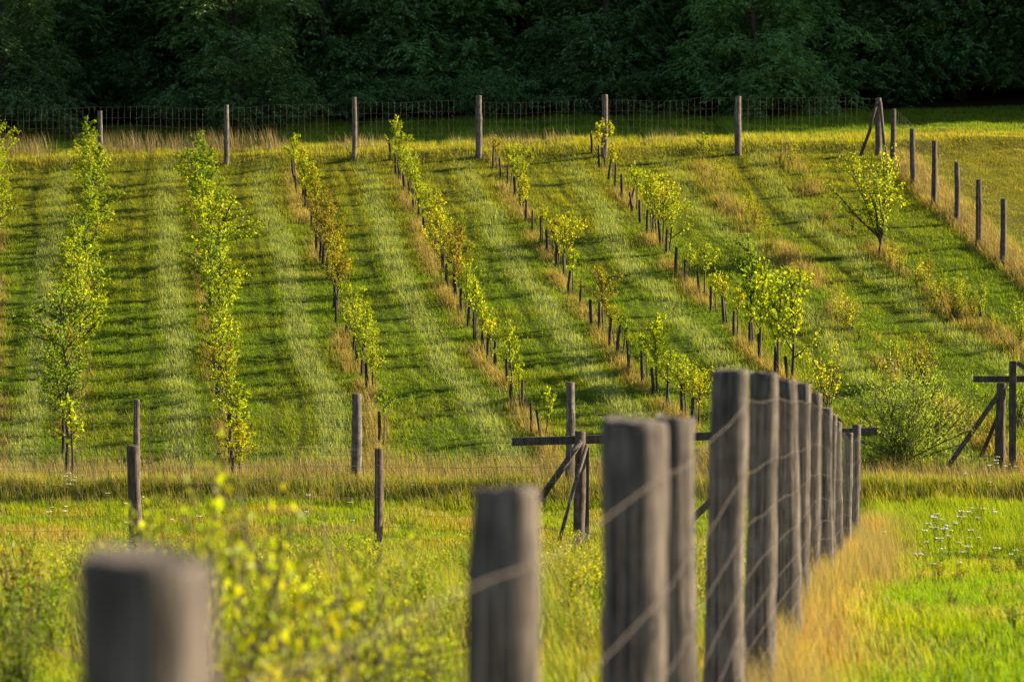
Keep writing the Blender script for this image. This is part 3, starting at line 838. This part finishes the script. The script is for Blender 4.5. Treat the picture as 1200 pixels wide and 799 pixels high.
# corner braces of the back fence
cx, cy = ground_at(1029, 184); cz = float(H(cx, cy))
for (u, v, yy, k) in [(1006, 184, cy, 0), (1038, 184, cy - .9, 1)]:
    ex = x_at(u, yy); ez = float(H(ex, yy)) - .1
    T = Tubes(); T.tube([(ex, yy, ez), ((cx + ex) / 2 + .02, (yy + cy - .12) / 2, (ez + cz + 1.75) / 2), (cx + (.06 if k else -.06), cy - .12, cz + 1.8)], [.06, .055, .05], 10, rnd=.04, rg=np.random.default_rng(5 + k))
    link('brace', T.mesh('brace', M_POST2), bf)
rf = fence_line('side_fence', 'side fence of dark round posts descending on the right through dry grass', [(u, v, t, None) for (u, v), t in zip(RF_PTS, [128, 151, 165, 190, 211, 233, 258, 284])], M_POST2, .085, True, .3, wr=.004)
lf = fence_line('lower_vineyard_fence', 'lower vineyard fence of round posts and thin mesh above the grassy bank', [(-95, 574, 470, .09), (160.5, 574, 468, .07), (418, 570, 461, .11), (667, 572, 448, .10), (930, 560, 452, .09)], M_POST, .1, True, .3, wr=.0035, hts=[.08, .25, .45, .7, 1.0, 1.3, 1.6, 1.85])
mf = fence_line('meadow_fence', 'meadow fence of two dark posts left of the timber frame', [(-120, 652, 524, .11), (160, 655, 522, .115), (444, 648, 525, .08)], M_POST2, .1, True, .3, wr=.0035, extra=[(x_at(679, 56), 56.0)], hts=[.1, .3, .5, .75, 1.05, 1.35, 1.65, 1.95])

# ------------------------------------------------------------------ timber frames
def P3(u, v, y): return (x_at(u, y), y, z_at(v, y))
def frame1():
    y = 57.0
    t = thing('timber_frame', 'long dark horizontal timber on braced posts behind the foreground fence', 'timber frame', (x_at(679, y), y, float(H(x_at(679, y), y))))
    o = np.array(t.location)
    def L_(p): return tuple(np.array(p) - o)
    link('beam', beam_mesh('beam', L_(P3(600, 517.5, y + .1)), L_(P3(1028, 505, y + .1)), .155, .10, M_TIMBER, 1), t)
    z0 = float(H(x_at(679, y), y))
    link('post', post_mesh('post', .105, z_at(505, y - .1) - z0, M_POST2, 77, (0, 0), 16, 18), t, L_((x_at(679, y - .1), y - .1, z0)))
    link('post', beam_mesh('post', L_((x_at(687.5, y + .25), y + .25, z0 - .3)), L_(P3(687.5, 522, y + .25)), .10, .10, M_TIMBER, 2), t)
    T = Tubes(); T.tube([L_(P3(632, 586, y - .35)), L_(P3(657, 551, y - .3)), L_(P3(681, 516, y - .25))], [.065, .062, .058], 10); link('brace', T.mesh('brace', M_TIMBER), t)
    T = Tubes(); T.tube([L_(P3(654, 640, y - .55)), L_(P3(671, 578, y - .42)), L_(P3(688, 521, y - .28))], [.04, .036, .034], 8, rnd=.04, rg=np.random.default_rng(3)); link('brace', T.mesh('brace', M_POST), t)
    x9 = x_at(912, y - .1)
    link('post', post_mesh('post', .10, z_at(497, y - .1) - float(H(x9, y - .1)), M_POST2, 78, (0, 0), 16, 18), t, L_((x9, y - .1, float(H(x9, y - .1)))))
    T = Tubes(); T.tube([L_(P3(772, 648, y - .6)), L_(P3(840, 580, y - .45)), L_(P3(908, 514, y - .3))], [.065, .062, .058], 10); link('brace', T.mesh('brace', M_TIMBER), t)
    link('board', beam_mesh('board', L_(P3(985, 491, y + .3)), L_(P3(945, 531, y + .3)), .16, .06, M_TIMBER, 4), t)
    x8 = x_at(968, y + .28)
    link('post', beam_mesh('post', L_((x8, y + .28, float(H(x8, y)) - .3)), L_(P3(968, 492, y + .28)), .10, .10, M_TIMBER, 5), t)
frame1()
def frame2():
    gx_, y = ground_at(1180, 553)
    y = float(y)
    t = thing('timber_frame', 'dark timber frame of crossed beam and leaning braces at the right edge', 'timber frame', (gx_, y, float(H(gx_, y))))
    o = np.array(t.location)
    def L_(p): return tuple(np.array(p) - o)
    link('beam', beam_mesh('beam', L_(P3(1141, 444, y + .05)), L_(P3(1262, 444, y + .05)), .14, .09, M_TIMBER, 11), t)
    xa = x_at(1173, y - .1); za = float(H(xa, y - .1))
    link('post', post_mesh('post', .105, z_at(449, y - .1) - za, M_POST2, 87, (0, 0), 16, 18), t, L_((xa, y - .1, za)))
    xb = x_at(1187, y - .3)
    link('post', beam_mesh('post', L_((xb, y - .3, float(H(xb, y - .3)) - .3)), L_(P3(1187, 423, y - .3)), .145, .10, M_TIMBER, 12), t)
    link('brace', beam_mesh('brace', L_(P3(1112, 546, y - .45)), L_(P3(1171, 461, y - .1)), .10, .09, M_TIMBER, 13), t)
    link('brace', beam_mesh('brace', L_(P3(1150, 535, y + .5)), L_(P3(1172, 483, y + .15)), .08, .07, M_TIMBER, 14), t)
    link('brace', beam_mesh('brace', L_(P3(1192, 425, y - .15)), L_(P3(1255, 465, y - .15)), .10, .09, M_TIMBER, 15), t)
    xc = x_at(1248, y); link('post', post_mesh('post', .10, z_at(445, y) - float(H(xc, y)), M_POST2, 88, (0, 0), 12, 14), t, L_((xc, y, float(H(xc, y)))))
frame2()

# ------------------------------------------------------------------ flowers
mfw, nt, out = new_mat('white_petals')
b = nt.nodes.new('ShaderNodeBsdfPrincipled'); b.inputs['Base Color'].default_value = (.75, .72, .68, 1); b.inputs['Roughness'].default_value = .8
tn = nt.nodes.new('ShaderNodeTexNoise'); tn.inputs['Scale'].default_value = 60; trr = nt.nodes.new('ShaderNodeValToRGB')
trr.color_ramp.elements[0].color = (.5, .48, .4, 1); trr.color_ramp.elements[1].color = (.85, .82, .8, 1)
nt.links.new(tn.outputs[0], trr.inputs[0]); nt.links.new(trr.outputs[0], b.inputs['Base Color']); nt.links.new(b.outputs[0], out.inputs[0])
def yarrow_meshes(seed):
    rg = np.random.default_rng(seed); T = Tubes(); Hd = Tubes(); h = .42
    tips = []
    T.tube([(0, 0, -.05), (.01, 0, h * .5), (.02, .01, h)], [.004, .003, .002], 4, cap=False)
    for k in range(9):
        a = rg.uniform(0, 6.28); r = .035 * math.sqrt(rg.random()) + .005
        tip = (.02 + r * math.cos(a), .01 + r * math.sin(a), h + .03 + rg.normal() * .004)
        T.tube([(.018, .008, h - .03), tip], .0015, 3, cap=False)
        Hd.tube([(tip[0], tip[1], tip[2] - .006), (tip[0], tip[1], tip[2]), (tip[0], tip[1], tip[2] + .006)], [.006, .015, .008], 6)
    for k in range(10):
        z = rg.uniform(.05, h * .8); a = rg.uniform(0, 6.28)
        T.tube([(.01, 0, z), (.01 + .04 * math.cos(a), .04 * math.sin(a), z + .03)], [.006, .001], 3, cap=False)
    return T.mesh('stem', M_LEAF['green']), Hd.mesh('flower_head', mfw)
YP = [yarrow_meshes(i) for i in range(3)]
def flower(u, v, s, lab, grp):
    x, y = ground_at(u, v); sm_, hm = YP[rng.integers(3)]
    t = thing('white_flower', lab, 'flower', (x, y, float(H(x, y))), rng.uniform(0, 6.28), grp); t.scale = (s * 1.2, s * 1.2, s * rng.uniform(.8, 1.1))
    link('stem', sm_, t); link('flower_head', hm, t)
for i in range(30):
    u = rng.normal(1094, 24); v = 634 + abs(rng.normal()) * 30 + rng.uniform(-8, 8)
    flower(u, v, rng.uniform(.9, 1.4), 'small white umbel flower in the patch right of the orange grass', 'white flowers right of the orange grass')
for i in range(14):
    flower(rng.uniform(1120, 1195), rng.uniform(580, 690), rng.uniform(.8, 1.2), 'small white umbel flower scattered in the grass near the right edge', 'white flowers near the right edge')
for i in range(14):
    flower(rng.uniform(1150, 1195), rng.uniform(555, 572), rng.uniform(.8, 1.2), 'small white umbel flower at the foot of the right timber frame', 'white flowers under the right timber frame')
for i in range(16):
    flower(rng.uniform(40, 540), rng.uniform(585, 640), rng.uniform(.8, 1.2), 'small white umbel flower scattered in the left meadow', 'white flowers in the left meadow')
for i in range(8):
    flower(rng.normal(85, 10), rng.uniform(580, 592), rng.uniform(.8, 1.2), 'small white umbel flower in the cluster under the leftmost tree row', 'white flowers under the leftmost row')

# ------------------------------------------------------------------ the wood
M_FL = leaf_mat('forest_leaf', col=(.105, .225, .065), trans=.35, vary=.4, gloss=.05, tgain=(1.3, 1.4, .5))
def spray_cloud(centers, radii, nspray, rg, lsize=.155, nleaf=9, flat=.55):
    """drooping compound leaves arranged on flattened clump shells"""
    P = []; D = []; S = []
    for c_, r_ in zip(centers, radii):
        m_ = nspray
        d = rg.normal(size=(m_, 3)); d /= np.linalg.norm(d, axis=1)[:, None]
        d[:, 2] = np.abs(d[:, 2]) * 1.1 - .35
        rr = r_ * rg.uniform(.75, 1.05, m_)
        root = c_ + d * rr[:, None] * np.array([1, 1, flat])
        ax = d * np.array([1, 1, .3]) + rg.normal(size=(m_, 3)) * .25 + np.array([0, 0, -.45]); ax /= np.linalg.norm(ax, axis=1)[:, None]
        side = np.cross(ax, [0, 0, 1]); side /= np.linalg.norm(side, axis=1)[:, None] + 1e-9
        Ls = rg.uniform(.28, .5, m_)
        for j in range(nleaf):
            f = (j + 1) / nleaf; sg = 1 if j % 2 else -1
            if j == nleaf - 1: dr = ax
            else: dr = ax * .55 + side * sg * .9 + rg.normal(size=(m_, 3)) * .15
            P.append(root + ax * (Ls * f)[:, None]); D.append(dr); S.append(lsize * rg.uniform(.8, 1.35, m_))
    P = np.vstack(P); D = np.vstack(D); S = np.concatenate(S)
    return leaf_quads(P, D, S, .46, rg, droop=.15)
def forest_tree_meshes(seed, h=14.0, low=.9, R=3.6, nspray=62):
    rg = np.random.default_rng(seed); T = Tubes()
    zs = np.linspace(-.4, h * .9, 9)
    off = np.cumsum(rg.normal(size=(9, 2)) * .12, axis=0)
    trunk = np.column_stack([off, zs]); T.tube(trunk, np.linspace(.24, .05, 9), 10, rnd=.04, rg=rg)
    C_ = []; Rr = []
    nb = 66
    for i in range(nb):
        f = (i + .5) / nb
        zc = low + (h - low) * f ** 1.7
        rmax = R * (math.sin(math.pi * min(1, (.22 + .78 * f)) ** .9) * .65 + .4) * (1 if f < .8 else .75)
        a = i * 2.399 + rg.normal() * .3
        rad = rmax * rg.uniform(.3, 1.08); zc += rg.normal() * .4
        q = np.array([math.cos(a) * rad, math.sin(a) * rad, zc])
        b0 = np.array([np.interp(zc * .8 + .3, zs, trunk[:, 0]), np.interp(zc * .8 + .3, zs, trunk[:, 1]), zc * .8 + .3])
        mid_ = (b0 + q) / 2 + np.array([0, 0, .5])
        T.tube([b0, mid_, q], [.035, .02, .008], 5, cap=False)
        C_.append(q); Rr.append(rg.uniform(.7, 1.4))
        if rg.random() < .6: C_.append(mid_ * .4 + q * .6 + rg.normal(size=3) * .5); Rr.append(rg.uniform(.6, 1.1))
    V, Fc = spray_cloud(C_, Rr, nspray, rg, flat=1.0)
    return T.mesh('trunk', M_FBARK), mesh_np('crown', V, Fc, 3, M_FL)
nt = M_FL.node_tree
oi = nt.nodes.new('ShaderNodeObjectInfo'); mr = nt.nodes.new('ShaderNodeMapRange'); mr.inputs['To Min'].default_value = .65; mr.inputs['To Max'].default_value = 1.35
hs2 = nt.nodes.new('ShaderNodeHueSaturation')
src_ = [n for n in nt.nodes if n.type == 'HUE_SAT' and n != hs2][0]
nt.links.new(oi.outputs['Random'], mr.inputs['Value']); nt.links.new(mr.outputs[0], hs2.inputs['Value'])
tgts = [l.to_socket for l in src_.outputs['Color'].links]
nt.links.new(src_.outputs['Color'], hs2.inputs['Color'])
for tg in tgts: nt.links.new(hs2.outputs['Color'], tg)
FT_ = [forest_tree_meshes(900 + i) for i in range(4)]
# lighter version of the trees for those out of frame is the same mesh, shared
def ftree(i, x, y, s, label, group):
    tm, cm = FT_[i % 4]
    t = thing('forest_tree', label, 'tree', (x, y, float(H(x, y))), rng.uniform(0, 6.28), group); t.scale = (s, s, s * rng.uniform(.95, 1.1))
    link('trunk', tm, t); link('crown', cm, t)
k = 0
front_x = np.arange(-20.5, 22, 4.3)
for i, xx in enumerate(front_x):
    ftree(int(rng.integers(4)), float(xx + rng.normal() * .5), float(121.2 + rng.normal() * 1.5), rng.uniform(.85, 1.05), 'dark leafy tree at the wood edge, %s from the left in the front rank' % ORD[i], 'trees along the front of the dark wood')
for i, xx in enumerate(np.arange(-22, 25, 4.6)):
    ftree(int(rng.integers(4)), float(xx + rng.normal() * .8), float(128 + rng.normal()), rng.uniform(1.0, 1.15), 'shadowed tree inside the wood, %s from the left in the second rank' % ORD[i], 'trees in the second rank of the dark wood')
for i, xx in enumerate(np.arange(-25, 29, 5.2)):
    ftree(int(rng.integers(4)), float(xx + rng.normal()), float(133 + rng.normal()), rng.uniform(1.1, 1.35), 'black shadowed tree deep in the wood, %s from the left in the third rank' % ORD[i], 'trees in the third rank of the dark wood')
for yy, x0 in ((123.5, 26.5), (127, 28), (134, 31), (142, 20)):  # mostly unseen trees, added and partly enlarged to shade wood edge and crest
    for i, xx in enumerate(np.arange(x0, 78, 4.8)):
        ftree(int(rng.integers(4)), float(xx + rng.normal() * .8), float(yy + rng.normal() - (2.5 if xx < 48 and yy < 125 else 0)), rng.uniform(1.3, 1.45) if xx < 50 else rng.uniform(.95, 1.1), 'dark tree of the wood continuing to the right, added for its shade', 'trees of the wood continuing to the right, added for their shade')
for i, xx in enumerate(np.arange(-28, 20, 6)):
    ftree(int(rng.integers(4)), float(xx), float(142 + rng.normal()), 1.3, 'dark tree at the back of the wood', 'trees at the back of the dark wood')
# undergrowth
def under_meshes(seed):
    rg = np.random.default_rng(seed); T = Tubes(); C_ = []; Rr = []
    for i in range(12):
        a = rg.uniform(0, 6.28); r_ = rg.uniform(.1, 1.1); z = rg.uniform(.3, 1.7)
        q = np.array([math.cos(a) * r_, math.sin(a) * r_, z]); C_.append(q); Rr.append(rg.uniform(.35, .6))
        T.tube([(0, 0, -.1), q * .5 + [0, 0, .1], q], [.02, .015, .006], 4, cap=False)
    V, Fc = spray_cloud(C_, Rr, 32, rg, lsize=.09, nleaf=7)
    return T.mesh('stems', M_FBARK), mesh_np('foliage', V, Fc, 3, M_FL)
UM = [under_meshes(i) for i in range(3)]
for i, xx in enumerate(np.arange(-20, 12, 1.75)):
    sm_, fm = UM[rng.integers(3)]; x = float(xx + rng.normal() * .5); y = float(117.3 + rng.normal() * .7)
    t = thing('undergrowth_shrub', 'dark green shrub under the wood edge, %s from the left' % ORD[i], 'shrub', (x, y, float(H(x, y))), rng.uniform(0, 6.28), 'shrubs under the wood edge')
    s = rng.uniform(.6, 1.25); t.scale = (s, s, s); link('stems', sm_, t); link('foliage', fm, t)
# a tree standing forward of the edge at the left, catching the evening sun
ftree(1, -19.0, 112.8, .8, 'tree standing forward of the wood at upper left with sunlit branch tips', 'trees along the front of the dark wood')
# leafy weeds filling the lower left meadow
PALW = ['lime', 'yellow', 'lime', 'green']
for i in range(210):
    y = 24 + 24 * rng.random() ** .8; x = rng.uniform(-.17 * y - .5, float(fence_x(y)) - .4)
    p = PALW[rng.integers(4)]
    sapling('weed', p, x, y, rng.uniform(.4, .85), 'leafy yellow green weed among the straw of the blurred lower left meadow', 'weed', name='weed_clump', group='leafy weeds of the lower left meadow', wscale=1.1)

ftree(3, -10.2, 113.5, .72, 'tree standing forward of the wood behind the third back fence post', 'trees along the front of the dark wood')
ftree(2, 9.5, 116.0, .75, 'tree bulging forward of the wood left of the fence corner', 'trees along the front of the dark wood')

# weeds threading the two overgrown rows on the right
for row, lab in ((7, 'low weed clump in the overgrown seventh row of the slope'), (8, 'low yellowish weed clump in the overgrown row beside the right fence')):
    w = ROWW[row]
    for y in np.arange(max(67.5, w[0, 1]), 99.5, .62):
        y = float(y + rng.normal() * .25); x = float(rowx(row, y)) + rng.normal() * .35
        if rng.random() < .2: continue
        sapling('weed', ['yellow', 'lime', 'olive', 'yellow'][rng.integers(4)], x, y, rng.uniform(.3, .85) * (1.0 if y < 92 else .65), lab, 'weed', name='weed_clump', group='weeds of row %s on the right slope' % ('seven' if row == 7 else 'eight'), wscale=1.2)

# broad leaved weeds and darker clumps in the meadow right of the foreground fence
for i in range(75):
    y = rng.uniform(28, 62); x = float(fence_x(y)) + rng.uniform(1.0, .17 * y + 1.0 - float(fence_x(y)))
    if y < 46 and rng.random() < .4: continue
    sapling('weed', ['green', 'lime', 'green', 'olive'][rng.integers(4)], x, y, rng.uniform(.16, .38), 'low leafy weed in the bright meadow right of the foreground fence', 'weed', name='weed_clump', group='low weeds right of the foreground fence', wscale=1.9)
